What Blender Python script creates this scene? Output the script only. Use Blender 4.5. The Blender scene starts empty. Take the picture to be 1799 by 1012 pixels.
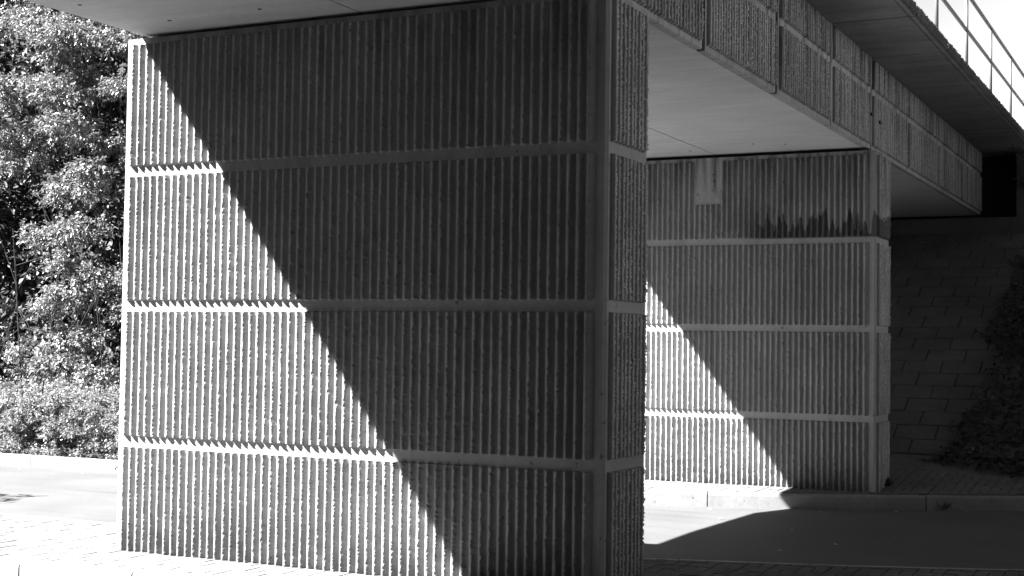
import bpy, math, random
import numpy as np
from mathutils import Vector, Matrix

sc = bpy.context.scene
col = sc.collection
R = math.radians

# ------------------------------------------------------------------ camera, sky, sun, exposure
cam_d = bpy.data.cameras.new('camera')
cam = bpy.data.objects.new('camera', cam_d)
col.objects.link(cam)
cam.location = (3.7425, -8.8064, -1.39)
cam.rotation_euler = (1.6112, -0.0138, 0.4601)
cam_d.sensor_width = 36.0
cam_d.lens = 2490.5 / 1799 * 36
cam_d.clip_start = 0.1
cam_d.clip_end = 6000
sc.camera = cam

SUN_TO = Vector((-1.0, -0.85, 1.337)).normalized()          # direction towards the sun
elev = math.asin(SUN_TO.z)
w = bpy.data.worlds.new('World'); sc.world = w; w.use_nodes = True
nt = w.node_tree; nt.nodes.clear()
sky = nt.nodes.new('ShaderNodeTexSky'); sky.sky_type = 'NISHITA'; sky.sun_disc = False
sky.sun_elevation = elev
sky.sun_rotation = math.atan2(SUN_TO.x, SUN_TO.y)
sky.dust_density = 0.3; sky.air_density = 0.4; sky.altitude = 1500
bw = nt.nodes.new('ShaderNodeSeparateColor')          # red channel only: black-and-white through a red filter
bg = nt.nodes.new('ShaderNodeBackground'); bg.inputs[1].default_value = 0.05
wo = nt.nodes.new('ShaderNodeOutputWorld')
# sky brightened low over the horizon, to whiten the part in view
g_tc = nt.nodes.new('ShaderNodeTexCoord'); g_sep = nt.nodes.new('ShaderNodeSeparateXYZ')
g_map = nt.nodes.new('ShaderNodeMapRange'); g_map.interpolation_type = 'SMOOTHSTEP'
for i, v in enumerate((0.30, 0.48, 3.0, 1.0)): g_map.inputs[i + 1].default_value = v
g_mul = nt.nodes.new('ShaderNodeMath'); g_mul.operation = 'MULTIPLY'
nt.links.new(g_tc.outputs['Generated'], g_sep.inputs[0]); nt.links.new(g_sep.outputs['Z'], g_map.inputs[0])
# ... brightened only right of the bridge and past its far end, as fill light
g_az = nt.nodes.new('ShaderNodeMapRange'); g_az.interpolation_type = 'SMOOTHSTEP'
for i, v in enumerate((0.35, 0.80, 0.0, 1.0)): g_az.inputs[i + 1].default_value = v
g_mix = nt.nodes.new('ShaderNodeMix'); g_mix.data_type = 'FLOAT'; g_mix.inputs['A'].default_value = 1.0
g_dot = nt.nodes.new('ShaderNodeVectorMath'); g_dot.operation = 'DOT_PRODUCT'; g_dot.inputs[1].default_value = (0.64, 0.77, 0)
nt.links.new(g_tc.outputs['Generated'], g_dot.inputs[0]); nt.links.new(g_dot.outputs['Value'], g_az.inputs[0]); nt.links.new(g_az.outputs[0], g_mix.inputs['Factor'])
nt.links.new(g_map.outputs[0], g_mix.inputs['B']); nt.links.new(g_mix.outputs['Result'], g_mul.inputs[1])
nt.links.new(sky.outputs[0], bw.inputs[0]); nt.links.new(bw.outputs[0], g_mul.inputs[0]); nt.links.new(g_mul.outputs[0], bg.inputs[0]); nt.links.new(bg.outputs[0], wo.inputs[0])

sun_d = bpy.data.lights.new('sun', 'SUN'); sun_d.energy = 5.0; sun_d.angle = R(0.5)
sun = bpy.data.objects.new('sun', sun_d); col.objects.link(sun)
sun.rotation_euler = SUN_TO.to_track_quat('Z', 'Y').to_euler()
sun.location = (-20, -17, 27)

vs = sc.view_settings
sc.display_settings.display_device = 'sRGB'
vs.view_transform = 'Standard'; vs.look = 'None'; vs.gamma = 1.0; vs.use_curve_mapping = False
vs.exposure = 3.2

# ------------------------------------------------------------------ helpers
def tag(o, label=None, cat=None, group=None, kind=None):
    if label: o['label'] = label
    if cat: o['category'] = cat
    if group: o['group'] = group
    if kind: o['kind'] = kind
    return o

def empty(name, loc, label, cat, group=None):
    o = bpy.data.objects.new(name, None); col.objects.link(o)
    o.location = loc; o.empty_display_size = 0.2
    return tag(o, label, cat, group)

def mesh_obj(name, V, F, mat, parent=None, smooth=False, kind=None):
    """V in world coordinates; F a list of faces or an (n,4)/(n,3) array."""
    V = np.asarray(V, dtype=np.float64).reshape(-1, 3)
    if parent is not None:
        V = V - world_loc(parent)
    me = bpy.data.meshes.new(name)
    if isinstance(F, np.ndarray):
        n, k = F.shape
        me.vertices.add(len(V)); me.vertices.foreach_set('co', V.astype(np.float32).ravel())
        me.loops.add(n * k); me.loops.foreach_set('vertex_index', F.astype(np.int32).ravel())
        me.polygons.add(n); me.polygons.foreach_set('loop_start', np.arange(0, n * k, k, dtype=np.int32))
        me.update(calc_edges=True)
    else:
        me.from_pydata(V.tolist(), [], F); me.update()
    if smooth:
        me.polygons.foreach_set('use_smooth', np.ones(len(me.polygons), dtype=bool))
    me.materials.append(mat)
    o = bpy.data.objects.new(name, me); col.objects.link(o)
    if parent is not None: o.parent = parent
    if kind: o['kind'] = kind
    return o

def world_loc(o):
    v = np.zeros(3)
    while o is not None:
        v += np.array(o.location); o = o.parent
    return v

class MB:
    def __init__(s): s.V = []; s.F = []
    def add(s, V, F):
        b = len(s.V); s.V += [tuple(v) for v in V]; s.F += [tuple(i + b for i in f) for f in F]
    def box(s, x0, x1, y0, y1, z0, z1):
        V = [(x, y, z) for z in (z0, z1) for y in (y0, y1) for x in (x0, x1)]
        s.add(V, [(0, 2, 3, 1), (4, 5, 7, 6), (0, 1, 5, 4), (2, 6, 7, 3), (0, 4, 6, 2), (1, 3, 7, 5)])
    def prism_z(s, poly, z0, z1):
        n = len(poly)
        V = [(x, y, z0) for x, y in poly] + [(x, y, z1) for x, y in poly]
        s.add(V, [tuple(range(n))[::-1], tuple(range(n, 2 * n))] + [(i, (i + 1) % n, n + (i + 1) % n, n + i) for i in range(n)])
    def prism_y(s, poly, y0, y1):          # poly of (x, z), clockwise or not: outside fixed by caller
        n = len(poly)
        V = [(x, y0, z) for x, z in poly] + [(x, y1, z) for x, z in poly]
        s.add(V, [tuple(range(n)), tuple(range(n, 2 * n))[::-1]] + [(i, n + i, n + (i + 1) % n, (i + 1) % n) for i in range(n)])
    def tube(s, p, q, r, n=10, r2=None):
        p, q = Vector(p), Vector(q); d = (q - p).normalized()
        a = d.orthogonal().normalized(); b = d.cross(a); r2 = r if r2 is None else r2
        V = [p + (a * math.cos(t) + b * math.sin(t)) * r for t in [2 * math.pi * i / n for i in range(n)]]
        V += [q + (a * math.cos(t) + b * math.sin(t)) * r2 for t in [2 * math.pi * i / n for i in range(n)]]
        s.add(V, [(i, (i + 1) % n, n + (i + 1) % n, n + i) for i in range(n)] + [tuple(range(n))[::-1], tuple(range(n, 2 * n))])
    def build(s, name, mat, parent=None, smooth=False, kind=None):
        return mesh_obj(name, s.V, s.F, mat, parent, smooth, kind)

# ------------------------------------------------------------------ materials (all grey: the photograph is black and white)
class Mat:
    def __init__(s, name, rough=0.85, spec=0.3):
        s.m = bpy.data.materials.new(name); s.m.use_nodes = True
        s.nt = s.m.node_tree; s.b = s.nt.nodes['Principled BSDF']
        s.b.inputs['Roughness'].default_value = rough
        s.b.inputs['Specular IOR Level'].default_value = spec
        s.tc = s.nt.nodes.new('ShaderNodeTexCoord')
    def n(s, t, **k):
        x = s.nt.nodes.new(t)
        for a, v in k.items(): setattr(x, a, v)
        return x
    def l(s, a, b): s.nt.links.new(a, b)
    def mapped(s, scale=(1, 1, 1), loc=(0, 0, 0)):
        m = s.n('ShaderNodeMapping'); m.inputs['Scale'].default_value = scale; m.inputs['Location'].default_value = loc
        s.l(s.tc.outputs['Object'], m.inputs[0]); return m.outputs[0]
    def noise(s, scale, detail=4, vec=None, rough=0.6):
        x = s.n('ShaderNodeTexNoise'); x.inputs['Scale'].default_value = scale; x.inputs['Detail'].default_value = detail
        x.inputs['Roughness'].default_value = rough
        s.l(vec if vec is not None else s.tc.outputs['Object'], x.inputs['Vector']); return x.outputs['Fac']
    def remap(s, v, a, b, c, d):
        x = s.n('ShaderNodeMapRange'); x.inputs[1].default_value = a; x.inputs[2].default_value = b
        x.inputs[3].default_value = c; x.inputs[4].default_value = d; s.l(v, x.inputs[0]); return x.outputs[0]
    def math(s, op, a, b=None):
        x = s.n('ShaderNodeMath', operation=op)
        for i, v in enumerate((a, b)):
            if v is None: continue
            if isinstance(v, (int, float)): x.inputs[i].default_value = v
            else: s.l(v, x.inputs[i])
        return x.outputs[0]
    def color(s, v): s.l(v, s.b.inputs['Base Color'])
    def bump(s, v, strength=0.4, dist=0.004):
        x = s.n('ShaderNodeBump'); x.inputs['Strength'].default_value = strength; x.inputs['Distance'].default_value = dist
        s.l(v, x.inputs['Height']); s.l(x.outputs[0], s.b.inputs['Normal'])

def concrete(name, base=0.36, var=0.12, streak=0.25, pits=True, fine=90, bump=0.35, bdist=0.003, grime=False, worn=0.0):
    M = Mat(name)
    big = M.remap(M.noise(1.3, 5), 0.3, 0.7, 1 - var, 1 + var)
    mid = M.remap(M.noise(14, 6), 0.3, 0.7, 1 - var * 0.6, 1 + var * 0.6)
    st = M.remap(M.noise(1.0, 4, M.mapped((9, 9, 0.5))), 0.55, 0.78, 1.0, 1 - streak)
    v = M.math('MULTIPLY', M.math('MULTIPLY', big, mid), st)
    oi = M.n('ShaderNodeObjectInfo'); v = M.math('MULTIPLY', v, M.remap(oi.outputs['Random'], 0, 1, 0.92, 1.08))
    f = M.noise(fine, 3)
    v = M.math('MULTIPLY', v, M.remap(f, 0.3, 0.7, 0.93, 1.07))
    if pits:
        vo = M.n('ShaderNodeTexVoronoi'); vo.inputs['Scale'].default_value = 22; M.l(M.tc.outputs['Object'], vo.inputs['Vector'])
        p = M.remap(vo.outputs['Distance'], 0.06, 0.12, 0.55, 1.0)
        v = M.math('MULTIPLY', v, p)
        v = M.math('MULTIPLY', v, M.remap(M.noise(15, 3, rough=0.5), 0.68, 0.74, 1.0, 0.5))
    if worn:                                   # blotchy weathering drawn out along X
        wn = M.noise(1.0, 6, M.mapped((1.2, 7, 3)))
        v = M.math('MULTIPLY', v, M.remap(wn, 0.35, 0.65, 1 - worn, 1 + worn))
    if grime:                                  # splash dirt at the foot, run-off under the top (object z from the foot)
        sep = M.n('ShaderNodeSeparateXYZ'); M.l(M.tc.outputs['Object'], sep.inputs[0])
        cn = M.noise(1.0, 5, M.mapped((8, 8, 1.1), (1, 4, 0)))
        foot = M.math('MULTIPLY', M.remap(sep.outputs['Z'], 0.0, 0.45, 0.55, 0.0), M.remap(M.noise(5, 5), 0.35, 0.65, 0.2, 1.0))
        top = M.math('MULTIPLY', M.remap(sep.outputs['Z'], 3.35, 4.05, 0.0, 0.4), M.remap(cn, 0.45, 0.62, 0.0, 1.0))
        v = M.math('MULTIPLY', v, M.math('SUBTRACT', 1.0, M.math('MAXIMUM', foot, top)))
    v = M.math('MULTIPLY', v, base)
    M.color(v)
    M.bump(f, bump, bdist)
    return M

m_conc = concrete('pier_concrete', 0.27, 0.12, 0.2, grime=True).m
m_beam = concrete('beam_concrete', 0.09, 0.15, 0.2).m
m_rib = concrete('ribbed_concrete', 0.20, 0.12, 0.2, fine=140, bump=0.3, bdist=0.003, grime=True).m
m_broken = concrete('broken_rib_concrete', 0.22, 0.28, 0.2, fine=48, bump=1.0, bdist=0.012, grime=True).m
m_lit_flank = concrete('lit_flank_concrete', 0.38, 0.12, 0.2, fine=140, bump=0.3, bdist=0.003, grime=True).m  # left flanks paler than right ones: side light put into the colour
m_lit_crest = concrete('lit_crest_concrete', 0.32, 0.28, 0.2, fine=48, bump=1.0, bdist=0.012, grime=True).m  # rib tops of the end faces paler: light on them put into the colour
m_soffit = concrete('soffit_concrete', 0.42, 0.08, 0.0, worn=0.06, pits=False, fine=60, bump=0.1).m
def joint_dirt(name, base, dark=0.25):
    M = concrete(name, base, 0.16, 0.35)
    sep = M.n('ShaderNodeSeparateXYZ'); M.l(M.tc.outputs['Object'], sep.inputs[0])
    src = M.b.inputs['Base Color'].links[0].from_socket
    n = M.noise(1.0, 5, M.mapped((2, 13, 0.7)))
    a = M.math('MULTIPLY', M.remap(n, 0.47, 0.62, 0.0, 0.75), M.remap(sep.outputs['Z'], -0.2, 1.1, 0.25, 1.0))
    M.color(M.math('MULTIPLY', src, M.math('SUBTRACT', 1.0, a)))
    return M.m
m_fascia = joint_dirt('fascia_concrete', 0.29); m_fascia_top = joint_dirt('lit_fascia_crests', 0.30); m_fascia_flank = joint_dirt('shaded_fascia_flanks', 0.20)  # rib tops paler, flanks darker: light and shade put into the colour
m_edge = concrete('edge_concrete', 0.08, 0.3, 0.3).m
m_over = concrete('overhang_concrete', 0.22, 0.2, 0.0, pits=False, worn=0.13).m
m_kerb = concrete('kerb_stone', 0.18, 0.18, 0.0).m
m_edge_kerb = concrete('edge_kerb', 0.30, 0.2, 0.0).m
m_block = concrete('slope_block', 0.125, 0.22, 0.0, pits=False).m
m_joint = concrete('joint_dirt', 0.035, 0.2, 0.0, pits=False).m
m_bed = concrete('joint_sand', 0.08, 0.2, 0.0, pits=False).m
m_brick = concrete('paving_brick', 0.11, 0.2, 0.0, pits=False, fine=200).m

# stained ribs of the far pier: run-off dirt that gathers above the first groove and below the deck
def stained(name, base):
    M = concrete(name, base, 0.12, 0.2, fine=140, bump=0.6)
    sep = M.n('ShaderNodeSeparateXYZ'); M.l(M.tc.outputs['Object'], sep.inputs[0])
    col_n = M.noise(1.0, 3, M.mapped((11, 11, 0.8), (3, 0, 0)))
    z, x = sep.outputs['Z'], sep.outputs['X']
    wob = M.remap(M.noise(1.0, 3, M.mapped((13, 0.5, 0.01), (3, 0, 0))), 0.35, 0.65, 0.03, 0.36)     # streak heights
    low = M.math('MULTIPLY', M.math('LESS_THAN', M.math('SUBTRACT', z, 3.07), wob), M.remap(x, 0.3, 0.75, 0.0, 0.85))
    low = M.math('MULTIPLY', low, M.math('GREATER_THAN', z, 3.06))
    top = M.math('MULTIPLY', M.remap(z, 3.40, 4.05, 0.0, 0.7), M.remap(col_n, 0.40, 0.60, 0.15, 1.0))
    blot = M.math('MULTIPLY', M.remap(M.noise(2.2, 5, M.mapped((1, 1, 0.7), (7, 0, 2))), 0.48, 0.60, 0.0, 0.3), M.remap(z, 3.0, 3.2, 0.0, 1.0))
    drip = M.math('MULTIPLY', M.remap(M.math('ABSOLUTE', M.math('SUBTRACT', x, M.remap(M.noise(6, 2), 0, 1, 0.06, 0.14))), 0.012, 0.035, 0.85, 0.0), M.remap(z, 3.55, 3.75, 0.0, 1.0))
    m = M.math('MAXIMUM', M.math('MAXIMUM', low, top), M.math('MAXIMUM', blot, drip))
    k = M.remap(m, 0.0, 1.0, 1.0, 0.16)
    src = M.b.inputs['Base Color'].links[0].from_socket
    M.color(M.math('MULTIPLY', src, k))
    return M.m
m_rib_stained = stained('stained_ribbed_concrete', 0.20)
m_broken_stained = stained('stained_broken_ribs', 0.22)
m_conc_stained = stained('stained_pier_concrete', 0.29)
m_lit_flank_stained = stained('stained_lit_flanks', 0.38)  # stains over the paler tone that stands for light on left flanks
m_lit_crest_stained = stained('stained_lit_crests', 0.30)  # stains over the paler tone that stands for light on the crests

def asphalt():
    M = Mat('asphalt', 0.7, 0.5)
    f = M.noise(160, 3)
    v = M.math('MULTIPLY', M.remap(f, 0.3, 0.7, 0.62, 1.38), M.remap(M.noise(0.9, 5), 0.3, 0.7, 0.85, 1.15))
    sk = M.remap(M.noise(1.0, 4, M.mapped((0.3, 7, 1))), 0.60, 0.66, 1.0, 0.8)
    M.color(M.math('MULTIPLY', M.math('MULTIPLY', v, sk), 0.071))
    M.bump(f, 0.5, 0.004)
    return M.m
m_asphalt = asphalt()

def soil():
    M = Mat('soil', 0.95, 0.1)
    M.color(M.math('MULTIPLY', M.remap(M.noise(6, 8), 0.3, 0.7, 0.6, 1.4), 0.022))
    M.bump(M.noise(18, 8), 0.8, 0.03)
    return M.m
m_soil = soil()

def paint(name, v, rough=0.45):
    M = Mat(name, rough, 0.5)
    M.color(M.math('MULTIPLY', M.remap(M.noise(30, 4), 0.3, 0.7, 0.9, 1.1), v))
    return M.m
m_rail = paint('galvanised_post', 0.11); m_rail_shaded = paint('shaded_rail', 0.035, 0.6)  # rails darker than posts: their shaded side put into the colour
m_dark = paint('dark_rubber', 0.02, 0.9)
m_pale = concrete('pale_cover', 0.25, 0.1, 0.0).m

def leafmat(name, v, trans=0.35, rough=0.38):
    M = Mat(name, rough, 0.5)
    geo = M.n('ShaderNodeNewGeometry')
    k = M.remap(geo.outputs['Random Per Island'], 0, 1, 0.6, 1.45)
    c = M.math('MULTIPLY', k, v)
    M.color(c)
    tr = M.n('ShaderNodeBsdfTranslucent'); M.l(M.math('MULTIPLY', c, 1.4), tr.inputs[0])
    mx = M.n('ShaderNodeMixShader'); mx.inputs[0].default_value = trans
    out = M.nt.nodes['Material Output']
    M.l(M.b.outputs[0], mx.inputs[1]); M.l(tr.outputs[0], mx.inputs[2]); M.l(mx.outputs[0], out.inputs[0])
    return M.m
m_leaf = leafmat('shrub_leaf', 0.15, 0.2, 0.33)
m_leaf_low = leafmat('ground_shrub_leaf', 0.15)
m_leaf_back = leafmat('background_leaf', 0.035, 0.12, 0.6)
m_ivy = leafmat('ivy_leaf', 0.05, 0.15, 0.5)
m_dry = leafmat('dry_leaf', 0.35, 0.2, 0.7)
def bark():
    M = Mat('bark', 0.9, 0.1)
    n = M.noise(12, 6, M.mapped((4, 4, 0.6)))
    M.color(M.math('MULTIPLY', M.remap(n, 0.3, 0.7, 0.5, 1.5), 0.045)); M.bump(n, 0.8, 0.02)
    return M.m
m_bark = bark()

# ------------------------------------------------------------------ ribbed ("broken flute") concrete
PITCH = 0.0713
def rib_strip(nr, u0, z0, z1, dz, seed, taper_bot=0.012, taper_top=0.007, amp=1.0):
    """Vertical broken ribs. Returns (u, d, z) columns as a vertex array and quads."""
    rng = np.random.default_rng(seed)
    nz = max(4, int(round((z1 - z0) / dz)) + 1)
    z = np.linspace(z0, z1, nz)
    # add tight rows for the tapered ends
    z = np.unique(np.concatenate([z, [z0 + taper_bot, z1 - taper_top]]).round(5)); nz = len(z)
    U0 = np.array([0.0, 0.008, 0.012, 0.016, 0.0205, 0.025, 0.0295, 0.0385, 0.061])
    D0 = np.array([0.0, 0.0300, 0.0322, 0.0340, 0.0356, 0.0368, 0.0360, 0.0185, 0.000])
    ncol = len(U0)
    def chips(n, corr):
        m = n // 1 + 40
        raw = rng.standard_normal((nr, m))
        kern = np.hanning(max(3, corr)); kern /= np.sqrt((kern ** 2).sum())
        out = np.array([np.convolve(r, kern, 'same') for r in raw])
        return out[:, 10:10 + n]
    step = (z1 - z0) / (nz - 1)
    c1 = chips(nz + 12, max(3, int(0.017 / step)))        # fractures a few cm long
    c2 = chips(nz + 12, 3)
    big = np.clip(chips(nz + 12, max(3, int(0.08 / step))) - 1.1, 0, 1.2)     # broken-out pieces
    w_c = np.array([0, 0, 0, 0.15, 0.5, 0.9, 1.0, 0.1, 0]) * 0.0055
    V = np.zeros((nr, nz, ncol, 3))
    w_d = np.array([0, 0.05, 0.25, 0.45, 0.6, 0.8, 0.9, 0.1, 0.0]) * 0.0016 * amp
    w_u = np.array([0, 0.06, 0.1, 0.25, 0.5, 1.0, 1.75, 0.12, 0.05]) * 0.0031 * min(amp, 1.3)
    for j in range(ncol):
        sh = max(0, min(11, int(round(j * 0.004 / step))))
        a = c1[:, sh:sh + nz] * 0.75 + c2[:, sh:sh + nz] * 0.6
        V[:, :, j, 0] = U0[j] + w_u[j] * (a + 0.3 * rng.standard_normal((nr, nz)))
        V[:, :, j, 1] = D0[j] + w_d[j] * (a + 0.35 * rng.standard_normal((nr, nz))) + 0.002
        V[:, :, j, 0] -= w_c[j] * big[:, sh:sh + nz]; V[:, :, j, 1] -= w_c[j] * 0.35 * big[:, sh:sh + nz]
        V[:, :, j, 2] = z[None, :]
    V[:, :, :, 0] += u0 + PITCH * np.arange(nr)[:, None, None]
    hv = 1.0 + 0.05 * np.clip(rng.standard_normal((nr, 1, 1)), -2, 1.2)
    V[:, :, :, 1] *= hv
    drift = 0.0010 * rng.standard_normal((nr, 1, 1)); V[:, :, :, 0] += drift
    # ends: the last row dives under the face, the next is the full rib
    if taper_bot > 0: V[:, 0, :, 1] = -0.002
    if taper_top > 0: V[:, -1, :, 1] = -0.002
    # closing column
    cl = np.zeros((nz, 3)); cl[:, 0] = u0 + PITCH * nr; cl[:, 1] = 0.002; cl[:, 2] = z
    if taper_bot > 0: cl[0, 1] = -0.002
    if taper_top > 0: cl[-1, 1] = -0.002
    flat = V.transpose(0, 2, 1, 3).reshape(nr * ncol, nz, 3)     # columns
    flat = np.concatenate([flat, cl[None]], 0)
    nc = flat.shape[0]
    i = np.arange(nc - 1)[:, None] * nz + np.arange(nz - 1)[None, :]
    Fq = np.stack([i, i + nz, i + nz + 1, i + 1], -1).reshape(-1, 4)
    cc = np.arange(nc - 1) % ncol
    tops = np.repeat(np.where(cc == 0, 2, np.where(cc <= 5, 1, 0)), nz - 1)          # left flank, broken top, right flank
    return flat.reshape(-1, 3), Fq, tops

def face_map(V, kind, c):
    """(u, d, z) -> world for a face. front: looks to -Y at y=c; right: +X at x=c; back: +Y; left: -X"""
    u, d, z = V[:, 0], V[:, 1], V[:, 2]
    if kind == 'front': return np.stack([u, c - d, z], 1)
    if kind == 'right': return np.stack([c + d, u, z], 1)
    if kind == 'back': return np.stack([-u, c + d, z], 1)
    if kind == 'left': return np.stack([c - d, -u, z], 1)

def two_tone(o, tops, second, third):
    """Right flanks keep the first material, broken tops the second; left flanks the third, toned for light."""
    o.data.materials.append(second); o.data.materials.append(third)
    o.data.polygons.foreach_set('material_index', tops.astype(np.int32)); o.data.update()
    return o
def ribs(name, parts, kind, c, parent, m1, m2, m3=None):
    Vs, Fs, Ts, b = [], [], [], 0
    for V, Fq, T in parts:
        Vs.append(V); Fs.append(Fq + b); Ts.append(T); b += len(V)
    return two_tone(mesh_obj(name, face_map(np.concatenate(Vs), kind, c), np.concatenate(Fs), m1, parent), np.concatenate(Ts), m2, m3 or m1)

HB = 0.0774
ZL = [(0.99, 0.0), (-HB, -1 - HB), (-1 - 2 * HB, -2 - 2 * HB), (-2 - 3 * HB, None)]      # the four ribbed lifts
PIER_TOP = 1.035
def pier(name, label, x0, yf, dz0, foot, res, seed, patch=False):
    """x0: world x of the right end of the front ribs."""
    xr = x0 + 0.077; xl = x0 - 4.141; ch = 0.022; T = 0.75
    root = empty('bridge_pier', (xl + (xr - xl) / 2, yf + T / 2, foot), label, 'bridge pier')
    b = MB()
    poly = [(xl + ch, yf), (xr - ch, yf), (xr, yf + ch), (xr, yf + T - ch), (xr - ch, yf + T), (xl + ch, yf + T), (xl, yf + T - ch), (xl, yf + ch)]
    b.prism_z(poly, foot - 0.5, PIER_TOP + dz0)
    b.build('pier_body', m_conc_stained if patch else m_conc, root)
    nf = 57
    u0 = x0 - nf * PITCH
    for k, (zt, zb) in enumerate(ZL):
        zt += dz0
        last = zb is None
        zb = foot - 0.1 if last else zb + dz0
        tb = 0.0 if last else 0.012
        if patch and k == 0:
            i0, i1 = 26, 31                                     # ribs left out behind the smooth rectangle
            zc = 0.42
            parts = [rib_strip(i0, u0, zb, zt, res, seed + 1), rib_strip(i1 - i0, u0 + i0 * PITCH, zb, zc, res, seed + 2),
                     rib_strip(nf - i1, u0 + i1 * PITCH, zb, zt, res, seed + 3)]
        else:
            parts = [rib_strip(nf, u0, zb, zt, res, seed + 10 * k, tb)]
        st = patch and k == 0
        m1, m2, m3, m4 = (m_rib_stained, m_broken_stained, m_lit_flank_stained, m_lit_crest_stained) if st else (m_rib, m_broken, m_lit_flank, m_lit_crest)
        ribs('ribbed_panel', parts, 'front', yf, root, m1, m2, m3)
        # the narrow ends and the back
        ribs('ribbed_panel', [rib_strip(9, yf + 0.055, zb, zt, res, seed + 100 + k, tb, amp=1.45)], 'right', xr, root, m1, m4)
        ribs('ribbed_panel', [rib_strip(9, -(yf + 0.697), zb, zt, 0.03, seed + 200 + k, tb)], 'left', xl, root, m_rib, m_broken)
        ribs('ribbed_panel', [rib_strip(nf, -x0, zb, zt, 0.05, seed + 300 + k, tb)], 'back', yf + T, root, m_rib, m_broken)
    if patch:
        for px, pz, r in ((-1.93, 0.80, 0.010), (-1.915, 0.72, 0.013), (-1.94, 0.60, 0.009), (-1.90, 0.80, 0.008)):
            h = MB(); h.tube((px, yf - 0.004, pz), (px, yf + 0.03, pz), r, 8); h.build('fixing_hole', m_dark, root)
    return root

pier('pier', 'nearer bridge pier of ribbed concrete, tall in the foreground with a diagonal shadow edge', 0.0, 0.0, 0.0, -3.05, 0.008, 11)
pier('pier', 'farther bridge pier of ribbed concrete beyond the road, with a smooth rectangle near its top', 0.033, 8.3, -0.021, -3.09, 0.013, 501, True)

# ------------------------------------------------------------------ bridge deck
SOF = 1.06; TOP = 2.305; OVZ = 2.19
Y0, Y1 = -13.4, 17.68
JY = [Y0, -10.75, -8.6, -6.45, -4.3, -2.1, 0.08, 2.24, 4.40, 6.57, 8.585, 10.84, 13.15, 15.36, Y1]
deck = empty('bridge_deck', (-2.03, 3.7, SOF), 'concrete bridge deck with ribbed side panels spanning above the piers', 'bridge deck')
XJ = -1.92
b = MB(); b.box(-3.97, XJ - 0.007, Y0, Y1, SOF, OVZ - 0.01); b.build('soffit_slab', m_soffit, deck)
b = MB(); b.box(XJ + 0.007, -0.085, Y0, Y1, SOF, OVZ - 0.01); b.build('soffit_slab', m_soffit, deck)
b = MB(); b.box(XJ - 0.007, XJ + 0.007, Y0, Y1, SOF + 0.02, OVZ - 0.02); b.build('joint_seal', m_dark, deck)
b = MB(); b.box(-4.69, 0.84, Y0, Y1 + 1.2, OVZ + 0.05, TOP - 0.004); b.build('deck_slab', m_joint, deck)
XF = -0.02
prof = [(-0.084, SOF + 0.002), (XF - 0.006, SOF + 0.002), (XF, SOF + 0.010), (XF, OVZ - 0.002), (-0.084, OVZ - 0.002)]
for i in range(len(JY) - 1):
    jw = 0.058 if i in (5, 6, 7, 8) else 0.022
    a, c = JY[i] + jw, JY[i + 1] - 0.02
    b = MB(); b.prism_y(prof[::-1], a, c)
    panel = b.build('fascia_panel', m_fascia, deck)
    nr = int((c - a - 0.05) / PITCH); u0 = (a + c) / 2 - nr * PITCH / 2
    res = 0.012 if c > -1 else 0.05
    parts = [rib_strip(nr, u0, SOF + 0.050, 1.735, res, 900 + i, amp=1.6), rib_strip(nr, u0, 1.81, OVZ - 0.015, res, 950 + i, amp=1.6)]
    ribs('ribbed_face', parts, 'right', XF, panel, m_fascia_flank, m_fascia_top)
    # overhanging slab segment with a drip groove, and its ribbed outer edge
    b = MB()
    x0, x1 = XF + 0.003, 0.87
    ov = [(x0, OVZ), (0.815, OVZ), (0.815, OVZ + 0.016), (0.829, OVZ + 0.016), (0.829, OVZ), (x1, OVZ), (x1, TOP + 0.02), (0.77, TOP + 0.02), (0.77, TOP), (x0, TOP)]
    b.prism_y(ov, JY[i] + 0.024, JY[i + 1] - 0.024)
    seg = b.build('overhang_slab', m_over, deck)
    nr = int((JY[i + 1] - JY[i] - 0.03) / PITCH); u0 = (JY[i] + JY[i + 1]) / 2 - nr * PITCH / 2
    ribs('ribbed_edge', [rib_strip(nr, u0, OVZ + 0.004, TOP + 0.016, 0.012, 1000 + i, 0.006, 0.006, amp=5)], 'right', x1, seg, m_edge, m_edge)
b = MB(); b.box(XF + 0.003, 0.87, Y1 + 0.008, Y1 + 5, OVZ, TOP); b.build('overhang_slab', m_over, deck)
# backing in the open joints and the far (left) side
b = MB(); b.box(-0.084, -0.05, Y0, Y1, SOF + 0.01, OVZ - 0.012); b.build('joint_backing', m_joint, deck)
b = MB(); b.prism_y([(-4.03, SOF + 0.045), (-3.972, SOF + 0.002), (-3.972, OVZ - 0.002), (-4.03, OVZ - 0.002)], Y0, Y1); b.build('fascia_panel', m_fascia, deck)
b = MB(); b.box(-4.70, -4.033, Y0, Y1, OVZ, TOP); b.build('overhang_slab', m_over, deck)
for hx, hy in ((-3.42, -0.34), (-2.55, -0.37), (-3.7, -1.0), (-2.1, 7.9), (-1.2, 7.6), (-0.85, 7.75)):
    b = MB(); b.tube((hx, hy, SOF - 0.003), (hx, hy, SOF + 0.02), 0.016, 10); b.build('weep_hole', m_dark, deck)

for by, bz_ in ((8.44, 1.47), (8.92, 1.44)):           # small dark fixings left in the side panels
    b = MB(); b.box(XF + 0.005, XF + 0.055, by - 0.05, by + 0.05, bz_ - 0.016, bz_ + 0.016); b.build('panel_fixing', m_dark, deck)
# bearing strips between piers and deck
for yb in (0.0, 8.3):
    b = MB(); b.box(-3.9, -0.1, yb + 0.1, yb + 0.65, PIER_TOP - 0.03, SOF + 0.004); b.build('bearing_strip', m_dark, deck)

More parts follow.
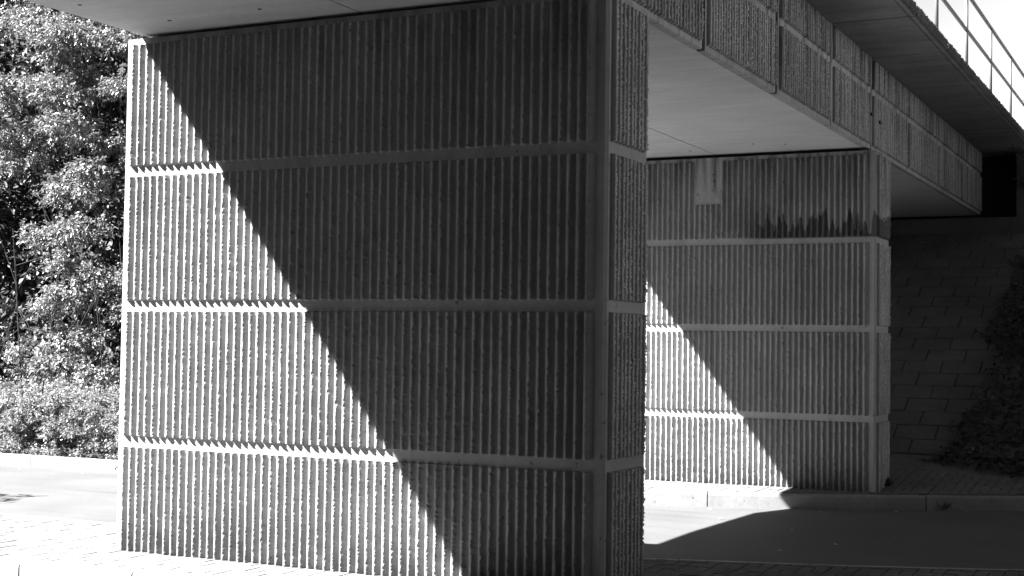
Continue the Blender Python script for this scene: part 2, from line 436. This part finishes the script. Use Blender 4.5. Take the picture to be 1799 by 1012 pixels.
# ------------------------------------------------------------------ railing on the deck edge
XR = 0.82
rail = empty('railing', (XR, 6.0, TOP), 'pale tubular steel railing along the top edge of the bridge', 'railing')
for y in [8.25 + 2.25 * k for k in range(-7, 5)]:
    b = MB(); b.tube((XR, y, TOP), (XR, y, 3.34), 0.023, 14)
    b.build('post', m_rail, rail, True)
    b = MB(); b.box(XR - 0.06, XR + 0.05, y - 0.06, y + 0.06, TOP + 0.021, TOP + 0.033); b.build('base_plate', m_rail, rail)
b = MB(); b.tube((XR, Y0, 3.36), (XR, Y1 + 4, 3.36), 0.025, 14); b.build('top_rail', m_rail_shaded, rail, True)
b = MB(); b.tube((XR, Y0, 2.86), (XR, Y1 + 4, 2.86), 0.024, 14); b.build('middle_rail', m_rail_shaded, rail, True)

# ------------------------------------------------------------------ ground profile
def near_y(x):                                             # island side edge of the road
    x = np.asarray(x, float); t = np.clip(x + 5.0, 0, 15.0)
    return 1.22 + 18 - np.sqrt(18 ** 2 - t ** 2)
def far_y(x):                                              # far kerb of the road
    x = np.asarray(x, float); t = np.clip(x + 5.6, 0, 12.0)
    return 6.74 + 13 - np.sqrt(np.maximum(13 ** 2 - t ** 2, 0.1))
def front_y(x): return -0.94 + 0.09 * (np.asarray(x, float) + 4.4)
def pave_z(x, y):                                          # paving beyond the far kerb
    y = np.asarray(y, float); x = np.asarray(x, float)
    return -3.096 + 0.012 * np.clip((x + 2.7) / 2.8, 0, 1) + 0.012 * np.clip((y - 7.6) / 0.7, 0, 1) + 0.128 * np.clip(y - np.maximum(8.4, far_y(x) + 0.16), 0, None)
SY0, SZ0, SY1, SZ1 = 10.75, -2.765, 17.6, 0.735
TAN = (SZ1 - SZ0) / (SY1 - SY0)
def ground_z(x, y):
    x = np.asarray(x, float); y = np.asarray(y, float)
    fy = far_y(np.clip(x, -60, 5)) + 0.12
    under = pave_z(x, y) - 0.07
    slope = np.clip(SZ0 - 0.05 + TAN * (y - SY0), -9, 2.0)
    mid = np.maximum(np.where(y > SY0, slope, under), -3.6)
    left = -3.14 + np.clip(y - fy - 0.2, 0, 12) * 0.28
    k = np.clip((x + 6.5) / 1.2, 0, 1)
    land = left * (1 - k) + mid * k
    low = -3.42
    return np.where(y > fy - 0.02, land, low)
gx = np.unique(np.concatenate([[-2500, -600, -200, -100], np.arange(-60, -16, 2.0), np.arange(-16, 8, 0.25), np.arange(8, 60, 2.0), [100, 200, 600, 2500]]))
gy = np.unique(np.concatenate([[-2500, -600, -200, -100], np.arange(-60, 5, 2.5), np.arange(5, 20, 0.2), np.arange(20, 60, 2.5), [100, 200, 600, 2500]]))
GX, GY = np.meshgrid(gx, gy, indexing='ij'); GZ = ground_z(GX, GY)
nx, ny = GX.shape
ii = (np.arange(nx - 1)[:, None] * ny + np.arange(ny - 1)[None, :])
Fq = np.stack([ii, ii + ny, ii + ny + 1, ii + 1], -1).reshape(-1, 4)
mesh_obj('ground', np.stack([GX, GY, GZ], -1).reshape(-1, 3), Fq, m_soil, kind='structure')

# road between the piers (cambered, with a gutter towards the far kerb)
ts = np.linspace(0, 1, 26)
zs_ = np.interp(ts, [0, 0.1, 0.45, 0.8, 0.94, 1.0], [-3.185, -3.19, -3.175, -3.195, -3.245, -3.265])
rows = [((x, 1.22), (x - 0.6, 6.74)) for x in np.concatenate([np.arange(-60, -16, 2.0), np.arange(-16, -5, 0.25)])]
rows += [((-5 + 18 * math.sin(a), 19.22 - 18 * math.cos(a)), (-5.6 + 13 * math.sin(a), 19.74 - 13 * math.cos(a))) for a in np.radians(np.linspace(0, 55, 90))]
V = np.array([[p[0] + (q[0] - p[0]) * t, p[1] + (q[1] - p[1]) * t, z] for p, q in rows for t, z in zip(ts, zs_)])
n = len(ts); ii = np.arange(len(rows) - 1)[:, None] * n + np.arange(n - 1)[None, :]
Fq = np.stack([ii, ii + n, ii + n + 1, ii + 1], -1).reshape(-1, 4)
mesh_obj('road', V, Fq, m_asphalt, kind='structure')
# road on the camera's side of the island
xs2 = np.concatenate([np.arange(-60, -16, 4.0), np.arange(-16, 40, 1.0)])
V = np.array([[x, front_y(x) - 0.1 + dy, -3.19 + 0.004 * dy] for x in xs2 for dy in (0, -1.5, -3, -4.2)])
ii = np.arange(len(xs2) - 1)[:, None] * 4 + np.arange(3)[None, :]
mesh_obj('road', V, np.stack([ii, ii + 1, ii + 5, ii + 4], -1).reshape(-1, 4), m_asphalt, kind='structure')

# kerbs: stones with open joints, swept along the curves
def kerb(name, fy, x0, x1, ztop, zbot, width, side, length=1.0, bev=0.02, mat=m_kerb, seed=0, first=0.0, zfun=None):
    b = MB(); x = x0 + first; rnd = random.Random(seed)
    while x < x1:
        # walk one stone length along the curve
        xe = x
        L = 0
        pts = [xe]
        while L < length - 0.008 and xe < x1:
            st = 0.125 * length
            dy = float(fy(xe + 0.05) - fy(xe)) / 0.05
            dx = st / math.sqrt(1 + dy * dy)
            xe += dx; L += st; pts.append(xe)
        rows = []
        dzv = rnd.uniform(-0.004, 0.004)
        pts2 = [pts[0] + 0.006] + pts[1:-1] + [pts[-1] - 0.006]
        for px in pts2:
            y = float(fy(px)); dy = float(fy(px + 0.05) - fy(px)) / 0.05
            nrm = Vector((-dy, 1, 0)).normalized() * side            # points from road into the pavement
            P = Vector((px, y, 0))
            zt = ztop + dzv + (float(zfun(px)) if zfun else 0)
            prof = [(0.012, zbot), (0.0, zbot + 0.02), (0.004, zt - bev), (bev * 0.35, zt - bev * 0.35), (bev, zt), (width, zt), (width, zbot)]
            rows.append([(P + nrm * o) + Vector((0, 0, z)) for o, z in prof])
        m = len(rows[0]); V = [v for r in rows for v in r]
        F = []
        for i in range(len(rows) - 1):
            for j in range(m - 1):
                f = (i * m + j, i * m + j + 1, (i + 1) * m + j + 1, (i + 1) * m + j)
                F.append(f if side < 0 else f[::-1])
        F += [tuple(range(m)), tuple(range((len(rows) - 1) * m, len(rows) * m))[::-1]]
        b.add(V, F)
        x = xe
    return b.build(name, mat, kind='structure')
kerb('kerb', far_y, -22, 4.4, -3.10, -3.34, 0.13, 1, 2.55, 0.03, seed=1, zfun=lambda x: 0.010 * min(max((x + 2.7) / 2.8, 0), 1))
kerb('kerb', near_y, -22, 9.6, -3.058, -3.3, 0.07, -1, 1.0, 0.012, seed=2, mat=m_edge_kerb)
kerb('kerb', front_y, -24, 9.0, -3.06, -3.3, 0.16, 1, 1.0, 0.03, seed=3, first=0.85)

# brick paving in basket weave: every brick bevelled, real open joints
def paving(name, x0, x1, ya, yb, zfun, rot, seed, wide=1.5):
    rnd = random.Random(seed); b = MB()
    U = 0.204; c, s = math.cos(rot), math.sin(rot)
    ym = float(np.max(yb(np.array([x0, x1, (x0 + x1) / 2])))) + 0.4
    yl = float(np.min(ya(np.array([x0, x1, (x0 + x1) / 2])))) - 0.4
    nX = int((x1 - x0) / U) + 14; nY = int((ym - yl) / U) + 14
    g = 0.0030; bv = 0.004
    cx, cy = (x0 + x1) / 2, (ym + yl) / 2
    for i in range(-nX // 2, nX // 2 + 1):
        for j in range(-nY // 2, nY // 2 + 1):
            for h in (0, 1):
                if (i + j) % 2 == 0: r = (i * U, (i + 1) * U, j * U + h * U / 2, j * U + (h + 1) * U / 2)
                else: r = (i * U + h * U / 2, i * U + (h + 1) * U / 2, j * U, (j + 1) * U)
                gg = g * (wide if cx + i * U > -1.2 else 0.7) + rnd.uniform(0, 0.0015)
                q = [(r[0] + gg, r[2] + gg), (r[1] - gg, r[2] + gg), (r[1] - gg, r[3] - gg), (r[0] + gg, r[3] - gg)]
                P = [(cx + u * c - v * s, cy + u * s + v * c) for u, v in q]
                mx = sum(p[0] for p in P) / 4; my = sum(p[1] for p in P) / 4
                if not (x0 < mx < x1): continue
                lo, hi = float(ya(mx)), float(yb(mx))
                if my < lo - 0.09 or my > hi + 0.09: continue
                P = [(px, min(max(py, float(ya(px))), float(yb(px)))) for px, py in P]
                area = abs(sum(P[k][0] * P[(k + 1) % 4][1] - P[(k + 1) % 4][0] * P[k][1] for k in range(4))) / 2
                if area < 0.0012: continue
                mx = sum(p[0] for p in P) / 4; my = sum(p[1] for p in P) / 4
                dz = rnd.uniform(-0.003, 0.002); tx, ty = rnd.uniform(-.015, .015), rnd.uniform(-.015, .015)
                top, low = [], []
                for px, py in P:
                    zz = float(zfun(px, py)) + dz
                    k = bv / max(0.02, math.hypot(px - mx, py - my))
                    qx, qy = px + (mx - px) * k * 1.4, py + (my - py) * k * 1.4
                    top.append((qx, qy, zz + tx * (qx - mx) + ty * (qy - my)))
                    low.append((px, py, zz - bv + tx * (px - mx) + ty * (py - my)))
                bot = [(px, py, pz - 0.03) for px, py, pz in low]
                b.add(top + low + bot, [(0, 1, 2, 3)] + [(4 + k, 4 + (k + 1) % 4, (k + 1) % 4, k) for k in range(4)] + [(8 + k, 8 + (k + 1) % 4, 4 + (k + 1) % 4, 4 + k) for k in range(4)])
    b.build(name, m_brick, kind='structure')
    # jointing sand just below the brick tops
    xs = np.linspace(x0, x1, 60); tt = np.linspace(0, 1, 14)
    V = np.array([[x, float(ya(x)) + (float(yb(x)) - float(ya(x))) * t, float(zfun(x, float(ya(x)) + (float(yb(x)) - float(ya(x))) * t)) - (0.003 + 0.010 * min(max((x + 3.0) / 2, 0), 1))] for x in xs for t in tt])
    n = len(tt); ii = np.arange(len(xs) - 1)[:, None] * n + np.arange(n - 1)[None, :]
    mesh_obj('paving_bed', V, np.stack([ii, ii + n, ii + n + 1, ii + 1], -1).reshape(-1, 4), m_bed, kind='structure')

paving('brick_paving', -12.0, 9.6, lambda x: front_y(x) + 0.165, lambda x: near_y(x) - 0.075, lambda x, y: -3.058, R(2), 5)
paving('brick_paving', -4.8, 4.2, lambda x: far_y(x) + 0.135, lambda x: np.maximum(9.82, far_y(x) + 1.35), pave_z, R(-1.5), 6, 2.4)
# trodden concrete strip at the foot of the slope
xs = np.linspace(-5, 4.2, 40); ys = np.linspace(9.80, SY0 + 0.1, 8)
V = np.array([[x, y, float(pave_z(x, y)) - 0.012] for x in xs for y in ys]); n = len(ys)
ii = np.arange(len(xs) - 1)[:, None] * n + np.arange(n - 1)[None, :]
mesh_obj('footpath', V, np.stack([ii, ii + n, ii + n + 1, ii + 1], -1).reshape(-1, 4), m_block, kind='structure')

# ------------------------------------------------------------------ far abutment with its paved slope
def abutment(label, base, mapy, z0, y0, y1, z1, xa, xb, seed):
    ab = empty('bridge_abutment', base, label, 'abutment')
    b = MB(); rnd = random.Random(seed)
    Ls = math.hypot(y1 - y0, z1 - z0); cs, sn = (y1 - y0) / Ls, (z1 - z0) / Ls
    CH, BL = 0.385, 0.56
    M = lambda L: [(x, mapy(y), z) for x, y, z in L]
    for r in range(int(Ls / CH) + 1):
        s0, s1 = r * CH + 0.009, min((r + 1) * CH - 0.009, Ls)
        off = (r % 2) * BL / 2 + (r * 0.012)
        for k in range(-12, 4):
            x0 = 0.02 + k * BL + off + 0.006; x1 = x0 + BL - 0.013
            if x1 < xa or x0 > xb: continue
            dn = rnd.uniform(-0.006, 0.006); t1 = rnd.uniform(-0.005, 0.005); e = 0.008
            P = lambda x, s, h: (x, y0 + cs * s - sn * h, z0 + sn * s + cs * h)
            tp = [P(x0 + e, s0 + e, dn), P(x1 - e, s0 + e, dn + t1), P(x1 - e, s1 - e, dn + t1), P(x0 + e, s1 - e, dn)]
            lw = [P(x0, s0, dn - e), P(x1, s0, dn - e), P(x1, s1, dn - e), P(x0, s1, dn - e)]
            bt = [P(x0, s0, -0.06), P(x1, s0, -0.06), P(x1, s1, -0.06), P(x0, s1, -0.06)]
            b.add(M(tp + lw + bt), [(0, 1, 2, 3)] + [(4 + q, 4 + (q + 1) % 4, (q + 1) % 4, q) for q in range(4)] + [(8 + q, 8 + (q + 1) % 4, 4 + (q + 1) % 4, 4 + q) for q in range(4)])
    b.build('block_slope', m_block, ab)
    b = MB(); b.add(M([(xa, y0 + .02, z0 - 0.03), (xb, y0 + .02, z0 - 0.03), (xb, y1, z1 - 0.03), (xa, y1, z1 - 0.03),
                       (xa, y0 + .02, z0 - 1.0), (xb, y0 + .02, z0 - 1.0), (xb, y1, z0 - 1.0), (xa, y1, z0 - 1.0)]), [(0, 1, 2, 3), (0, 1, 5, 4), (1, 2, 6, 5), (3, 0, 4, 7)])
    b.build('slope_bed', m_joint, ab)
    def bx(x0, x1, a, c, za, zb, nm, mt):
        q = MB(); q.box(x0, x1, min(mapy(a), mapy(c)), max(mapy(a), mapy(c)), za, zb); q.build(nm, mt, ab)
    bx(xa - .2, xb + .3, y1 - 0.02, y1 + 1.0, z1 - 0.02, 1.01, 'capping_beam', m_beam)
    bx(xa, 0.58, y1 + 0.6, y1 + 0.98, 1.012, 2.18, 'curtain_wall', m_joint)
    bx(0.60, xb + .3, y1 + 0.02, y1 + 0.96, 1.012, 2.18, 'wing_wall', m_beam)
    bx(xa - .2, xb + .3, y1 + 0.3, y1 + 1.0, z0 - 0.9, z1 - 0.03, 'rear_wall', m_joint)
    return ab
abutment('dark abutment with block-paved slope under the far end of the bridge', (-2.0, 17.6, 0.7), lambda y: y, SZ0, SY0, SY1, SZ1, -5.2, 1.9, 8)
abutment('block-paved abutment added under the near end of the bridge, unseen behind the camera', (-2.0, -13.4, 0.7), lambda y: 4.3 - y, -3.1, SY0 - 0.55, SY1, SZ1, -5.2, 0.9, 9)  # added out of view to darken what faces the near pier

# ------------------------------------------------------------------ foliage
def leaf_mesh(P, D, N, L, W):
    """P base points, D leaf direction, N up normal, L length, W half width -> folded two-quad leaves"""
    n = len(P)
    D = D / np.linalg.norm(D, axis=1, keepdims=True)
    S = np.cross(D, N); S /= np.linalg.norm(S, axis=1, keepdims=True) + 1e-9
    Nn = np.cross(S, D)
    L = L[:, None]; W = W[:, None]
    a = P
    l1 = P + D * L * 0.45 + S * W + Nn * W * 0.35
    r1 = P + D * L * 0.45 - S * W + Nn * W * 0.35
    t = P + D * L - Nn * L * 0.12
    V = np.stack([a, r1, t, l1], 1).reshape(-1, 3)
    i = np.arange(n)[:, None] * 4
    F = np.concatenate([i + np.array([[0, 1, 2]]), i + np.array([[0, 2, 3]])], 1).reshape(-1, 3)
    return V, F

def foliage(clumps, per, leaf, seed, droop=0.5, flat=0.55, out_dir=None, shell=0.5):
    """clumps: (x, y, z, r). Leaves gather on short twigs that leave the clump's centre."""
    rng = np.random.default_rng(seed)
    Ps, Ds, Ns, Ls, Ws, tw = [], [], [], [], [], []
    for (x, y, z, r) in clumps:
        nt_ = max(6, int(per * r * r / 14))
        for _ in range(nt_):
            d = rng.standard_normal(3); d[2] *= 0.7; d /= np.linalg.norm(d)
            if out_dir is not None: d = d + np.array(out_dir) * 0.7; d /= np.linalg.norm(d)
            tip = np.array([x, y, z]) + d * r * np.array([1, 1, flat]) * (shell + (1 - shell) * rng.random()) 
            tip[2] -= droop * r * 0.25 * rng.random()
            base = np.array([x, y, z]) + (tip - np.array([x, y, z])) * rng.uniform(0.25, 0.6)
            tw.append((base, tip))
            m = 14
            t = rng.random(m) ** 0.7
            p = base + (tip - base) * t[:, None] + rng.standard_normal((m, 3)) * leaf * 0.35
            dirn = (tip - base) / (np.linalg.norm(tip - base) + 1e-9)
            ld = dirn * 0.8 + rng.standard_normal((m, 3)) * 0.6 + np.array([0, 0, -0.35 * droop])
            nn = np.array([0, 0, 1.0]) + dirn * 0.3 + rng.standard_normal((m, 3)) * 0.45
            Ps.append(p); Ds.append(ld); Ns.append(nn)
            Ls.append(leaf * rng.uniform(0.6, 1.35, m)); Ws.append(leaf * rng.uniform(0.2, 0.33, m))
    V, F = leaf_mesh(np.concatenate(Ps), np.concatenate(Ds), np.concatenate(Ns), np.concatenate(Ls), np.concatenate(Ws))
    return V, F, tw

def shrub(name, label, cat, base, clumps, per, leaf, mat, seed, group=None, flat=0.55, droop=0.5, stems=4, thick=0.05, out_dir=None, twigs=True, shell=0.5):
    root = empty(name, base, label, cat, group)
    V, F, tw = foliage(clumps, per, leaf, seed, droop, flat, out_dir, shell)
    mesh_obj('foliage', V, F, mat, root)
    rnd = random.Random(seed)
    b = MB()
    B = Vector(base)
    stem_tops = []
    for k in range(stems):
        a = 2 * math.pi * k / stems + rnd.random()
        p = B + Vector((math.cos(a) * 0.12, math.sin(a) * 0.12, -0.1))
        cz = max(c[2] for c in clumps)
        q = B + Vector((math.cos(a) * 0.5, math.sin(a) * 0.5, (cz - B.z) * rnd.uniform(0.35, 0.5)))
        b.tube(p, q, thick, 8, thick * 0.5); stem_tops.append((p, q))
    for c in clumps:
        C = Vector(c[:3]); p, q = min(stem_tops, key=lambda s: (s[1] - C).length)
        t = rnd.uniform(0.5, 0.95); s = p + (q - p) * t
        mid = (s + C) / 2 + Vector((0, 0, 0.12))
        k_ = min(1.0, thick / 0.04); b.tube(s, mid, 0.022 * k_, 6, 0.015 * k_); b.tube(mid, C, 0.015 * k_, 6, 0.008 * k_)
    if twigs:
        for (s, t) in tw[::3]:
            b.tube(Vector(s), Vector(t), 0.004, 4, 0.002)
    b.build('stems', m_bark, root)
    return root

rg = np.random.default_rng(77)
def clump_field(xa, xb, y, za, zb, step, r0, r1, lean=0.25, seed=0, depth=0.9):
    g = np.random.default_rng(seed); out = []
    z = za
    while z < zb:
        x = xa + g.uniform(0, step)
        while x < xb:
            out.append((x + g.uniform(-.2, .2), y + (z - za) * lean + g.uniform(-depth * .5, depth * .5), z + g.uniform(-.25, .25), g.uniform(r0, r1)))
            x += step * g.uniform(0.8, 1.25)
        z += step * 0.62
    return out

# tall shrubs on the far verge, left of the near pier
SH = 'tall shrubs crowding the far verge'
spots = [(-9.3, 8.0, 'tall leafy shrub half hidden behind the left edge of the near pier', 21),
         (-11.2, 7.9, 'tall shrub with bright sunlit drooping sprays, beside the pier-side shrub', 22),
         (-13.3, 8.2, 'tall shrub with dark hollows at the left edge of the picture', 23),
         (-7.2, 8.6, 'tall shrub on the far verge next to the left end of the far pier', 24)]
for sx, sy, lab, sd in spots:
    bz = float(ground_z(sx, sy))
    cl = clump_field(sx - 1.2, sx + 1.2, sy - 0.1, -2.5, 4.6, 0.88, 0.48, 0.78, 0.05, sd)
    gg = np.random.default_rng(sd)
    cl = [c for c in cl if not ((c[0] < -13.0 and -1.5 < c[2] < 1.1) or (-11.25 < c[0] < -10.35 and 0.1 < c[2] < 2.3 and gg.random() < 0.6))]     # hollows in the growth
    shrub('shrub', lab, 'shrub', (sx, sy, bz), cl, 2700, 0.061, m_leaf, sd, SH, out_dir=(-0.35, -0.75, 0.1), droop=0.9, thick=0.012, stems=3)
# denser growth behind that closes the view
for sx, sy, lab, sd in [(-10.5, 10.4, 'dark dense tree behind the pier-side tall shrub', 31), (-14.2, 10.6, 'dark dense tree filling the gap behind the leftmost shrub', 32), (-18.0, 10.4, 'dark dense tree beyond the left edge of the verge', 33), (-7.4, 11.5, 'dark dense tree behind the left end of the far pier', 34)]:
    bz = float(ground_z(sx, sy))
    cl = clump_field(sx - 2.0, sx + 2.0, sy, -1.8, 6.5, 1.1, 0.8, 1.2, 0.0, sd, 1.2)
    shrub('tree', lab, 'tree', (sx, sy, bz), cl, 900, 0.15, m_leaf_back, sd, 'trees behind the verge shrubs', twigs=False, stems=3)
# low bushes along the kerb
LB = 'low bushes along the far kerb'
for k, (sx, lab) in enumerate([(-9.6, 'low spreading bush beside the pier edge, above the cracked kerb'), (-10.75, 'low spreading bush in the middle of the kerbside row'), (-11.9, 'low spreading bush at the left edge of the picture'), (-13.1, 'low spreading bush just past the left edge of the picture')]):
    sy = float(far_y(sx)) + 0.75
    bz = float(ground_z(sx, sy))
    cl = clump_field(sx - 0.65, sx + 0.65, sy - 0.35, bz + 0.08, bz + 0.62, 0.26, 0.2, 0.34, 0.5, 40 + k, 0.5)
    shrub('bush', lab, 'bush', (sx, sy, bz), cl, 3600, 0.05, m_leaf_low, 40 + k, LB, droop=0.2, stems=3, thick=0.012, out_dir=(-0.2, -0.5, 0.5), flat=0.8)

# unseen trees added round the place to block sky light
HT = [5.5, 14, 17, 19, 18, 12, 11, 10]
for k, (sx, sy, lab) in enumerate([(15, 4, 'broad added tree on the verge right of the far pier'),
        (9, -16, 'broad added tree behind the camera, right of the bridge'), (5.2, -14.5, 'broad added tree behind the camera, nearest the bridge end'), (10.2, -11.5, 'broad added tree just right of the camera'), (11.0, -6.0, 'tall added tree on the right verge, between the camera tree and the bridge'), (-4, -18.5, 'broad added tree behind the camera, under the left edge of the bridge'), (-11, -19, 'broad added tree behind the camera, well left of the bridge')]):
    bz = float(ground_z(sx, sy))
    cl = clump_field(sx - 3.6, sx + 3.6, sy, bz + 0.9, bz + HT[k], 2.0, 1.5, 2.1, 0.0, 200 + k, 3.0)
    shrub('tree', lab, 'tree', (sx, sy, bz), cl, 420, 0.30, m_leaf_back, 200 + k, 'added trees standing round the bridge', twigs=False, stems=3)

for k, (sx, sy) in enumerate([(-4.6, -6.5), (-6.8, -6.6), (-9.4, -6.5), (-12.0, -6.6), (-14.6, -6.5), (-17.2, -6.6)]):  # unseen shrubs added to shade the near ground and cut sky light
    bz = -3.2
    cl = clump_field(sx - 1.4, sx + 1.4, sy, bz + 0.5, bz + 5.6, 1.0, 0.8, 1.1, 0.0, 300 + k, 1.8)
    shrub('shrub', 'added tall shrub in the row on the near verge, ' + ['right beside the bridge', 'second from the bridge', 'third from the bridge', 'fourth from the bridge', 'second from the far left end', 'at the far left end'][k], 'shrub', (sx, sy, bz), cl, 800, 0.17, m_leaf_back, 300 + k, 'added tall shrubs on the near verge', twigs=False, stems=3)

# leafy ground cover between the far kerb and the shrubs
rng = np.random.default_rng(17)
n = 60000
X = rng.uniform(-15.5, -7.8, n); Y = far_y(X) + 0.18 + rng.random(n) ** 1.2 * 4.5
h_ = (0.06 + 0.25 * np.clip((Y - far_y(X) - 0.15) / 0.6, 0, 1)) * rng.random(n)
D = rng.standard_normal((n, 3)); D[:, 2] = D[:, 2] * 0.4 + 0.2; D[:, 1] -= 0.4
N = np.array([-0.1, -0.4, 1.0]) + rng.standard_normal((n, 3)) * 0.45
V, F = leaf_mesh(np.stack([X, Y, ground_z(X, Y) + 0.02 + h_], 1), D, N, rng.uniform(0.03, 0.07, n), rng.uniform(0.009, 0.02, n))
tag(mesh_obj('ground_cover', V, F, m_leaf_low, kind='stuff'), 'low leafy ground cover behind the far kerb at the left', 'ground cover')

bz = float(ground_z(5.0, 16.0))  # unseen tree added to keep sky light off the far end
cl = clump_field(3.2, 6.8, 15.6, -1.6, 5.0, 1.2, 0.95, 1.35, 0.0, 411, 3.4)
shrub('tree', 'bushy added tree on the embankment right of the paved slope', 'tree', (5.0, 16.0, bz), cl, 700, 0.16, m_leaf_back, 411, 'added trees standing round the bridge', twigs=False, stems=3)

# young tree on the island, left of the frame: its twigs shade the road
cl = [(-10.9, 1.0, 0.1, 0.45), (-11.2, 0.6, 0.6, 0.5), (-11.6, 0.8, 0.2, 0.5), (-11.1, 1.1, -0.5, 0.35), (-11.8, 0.2, 0.9, 0.5), (-12.0, 0.5, -0.1, 0.5)]
shrub('young_tree', 'slender young tree on the brick island, left of the pier', 'tree', (-11.8, 0.3, -3.06), cl, 260, 0.08, m_leaf, 61, stems=1)

# shrub and ground cover on the right of the paved slope
def slope_pt(x, y): return float(ground_z(x, y))
cl = []
g = np.random.default_rng(5)
for z in np.arange(-1.6, 2.6, 0.36):
    for _ in range(4):
        edge = 1.02 + 0.12 * math.sin(z * 2.3) - (0.12 if 0.6 < z < 1.6 else 0)
        cl.append((edge + 0.42 + g.uniform(-0.05, 1.2), 13.2 + g.uniform(-0.5, 0.9), z + g.uniform(-.15, .15), g.uniform(0.26, 0.42)))
        cl.append((edge + 1.2 + g.uniform(0, 2.2), 13.4 + g.uniform(-1.6, 2.2), z + 0.3 + g.uniform(-.15, .25), g.uniform(0.4, 0.6)))  # outer clumps out of view, added to shade the deck's far end
shrub('shrub', 'dark broad-leaved shrub beside the paved slope at the right edge', 'shrub', (1.9, 13.3, slope_pt(1.9, 13.3)), cl, 1300, 0.085, m_ivy, 71, stems=5)

rng = np.random.default_rng(91)
n = 16000
X = rng.uniform(0.1, 4.2, n); Y = rng.uniform(9.9, 16.5, n)
edge = 0.72 + 0.14 * np.sin(Y * 2.1) + 0.08 * np.sin(Y * 5.3) - 0.45 * np.clip((11.3 - Y) / 1.2, 0, 1) + rng.normal(0, 0.06, n)
edge = np.where(Y < 10.35, edge + (10.35 - Y) * 1.6, edge)
k = X > edge; X, Y = X[k], Y[k]
hgt = np.clip((X - 0.55), 0.02, 0.35) * rng.random(len(X))
Z = ground_z(X, Y) + 0.05 + hgt
Z = np.where(Y < SY0, pave_z(X, Y) + 0.01 + hgt * 0.7, Z)
D = rng.standard_normal((len(X), 3)); D[:, 2] = D[:, 2] * 0.3 - 0.1; D[:, 1] -= 0.4
N = np.array([0, -0.4, 1.0]) + rng.standard_normal((len(X), 3)) * 0.4
V, F = leaf_mesh(np.stack([X, Y, Z], 1), D, N, rng.uniform(0.05, 0.10, len(X)), rng.uniform(0.018, 0.032, len(X)))
tag(mesh_obj('ivy', V, F, m_ivy, kind='stuff'), 'dark ivy ground cover spreading over the right of the paved slope', 'ivy')

# ------------------------------------------------------------------ small things
b = MB(); b.tube((-11.6, 5.35, -3.21), (-11.6, 5.35, -3.178), 0.40, 48)
mc = empty('manhole_cover', (-11.6, 5.35, -3.19), 'pale round manhole cover in the sunlit road at the left', 'manhole cover')
b.build('cover_plate', m_pale, mc)
b = MB(); b.tube((-11.6, 5.35, -3.21), (-11.6, 5.35, -3.184), 0.44, 48); b.build('frame_ring', m_asphalt, mc)

def weed(x, y, z, label, h, m, seed, mat):
    g = np.random.default_rng(seed)
    P = np.stack([x + g.normal(0, 0.04, m), y + g.normal(0, 0.03, m), np.full(m, z)], 1)
    D = np.stack([g.normal(0, 0.5, m), g.normal(0, 0.5, m) - 0.2, g.uniform(0.5, 1.2, m)], 1)
    P[:, 2] += g.uniform(0, h * 0.5, m)
    V, F = leaf_mesh(P, D, g.standard_normal((m, 3)) + np.array([0, -1, 0.3]), h * g.uniform(0.35, 0.9, m), h * g.uniform(0.05, 0.13, m))
    tag(mesh_obj('weed', V, F, mat), label, 'weed')
weed(0.16, 8.75, -3.05, 'dark weed growing at the foot of the far pier, at its right end', 0.12, 50, 1, m_ivy)
weed(-10.05, float(far_y(-10.05)) - 0.02, -3.26, 'small weed growing in the sunlit kerb beside the near pier', 0.13, 40, 2, m_leaf)
weed(0.9, float(far_y(0.9)) - 0.03, -3.26, 'small weed in the gutter at the shaded kerb joint right of the far pier', 0.10, 30, 3, m_ivy)
rnd = random.Random(3)
def road_z(x, y):
    t = (y - float(near_y(x))) / (float(far_y(x)) - float(near_y(x)))
    return float(np.interp(t, ts, zs_))
FL = 'fallen leaves scattered on the road'
def dry_leaf(x, y, z, label, s=0.05):
    a = rnd.uniform(0, 6.28)
    V, F = leaf_mesh(np.array([[x, y, z + 0.012]]), np.array([[math.cos(a), math.sin(a), 0.05]]), np.array([[0.1, -0.3, 1.0]]), np.array([s]), np.array([s * 0.33]))
    tag(mesh_obj('fallen_leaf', V, F, m_dry), label, 'leaf', FL)
for x, y in ((-0.2, 6.9), (0.5, 7.7), (1.2, 8.15), (-0.9, 5.6), (0.3, 3.6), (0.6, 4.2), (-1.4, 6.6), (-2.0, 6.9), (1.0, 5.0), (0.0, 5.0)):
    dry_leaf(x, y, road_z(x, y), 'small pale fallen leaf lying on the asphalt between the piers')
for x, y in ((-11.2, 5.9), (-9.9, 6.1), (-10.0, 5.9), (-9.0, 2.6), (-7.9, 2.0)):
    dry_leaf(x, y, road_z(x, y), 'small pale fallen leaf lying on the sunlit asphalt left of the near pier', 0.06)
for x, y in ((0.62, 10.6), (0.70, 10.45), (0.86, 10.5), (0.55, 10.75), (1.45, 10.5)):
    dry_leaf(x, y, float(pave_z(x, y)), 'small pale fallen leaf by the ivy at the foot of the paved slope', 0.09)
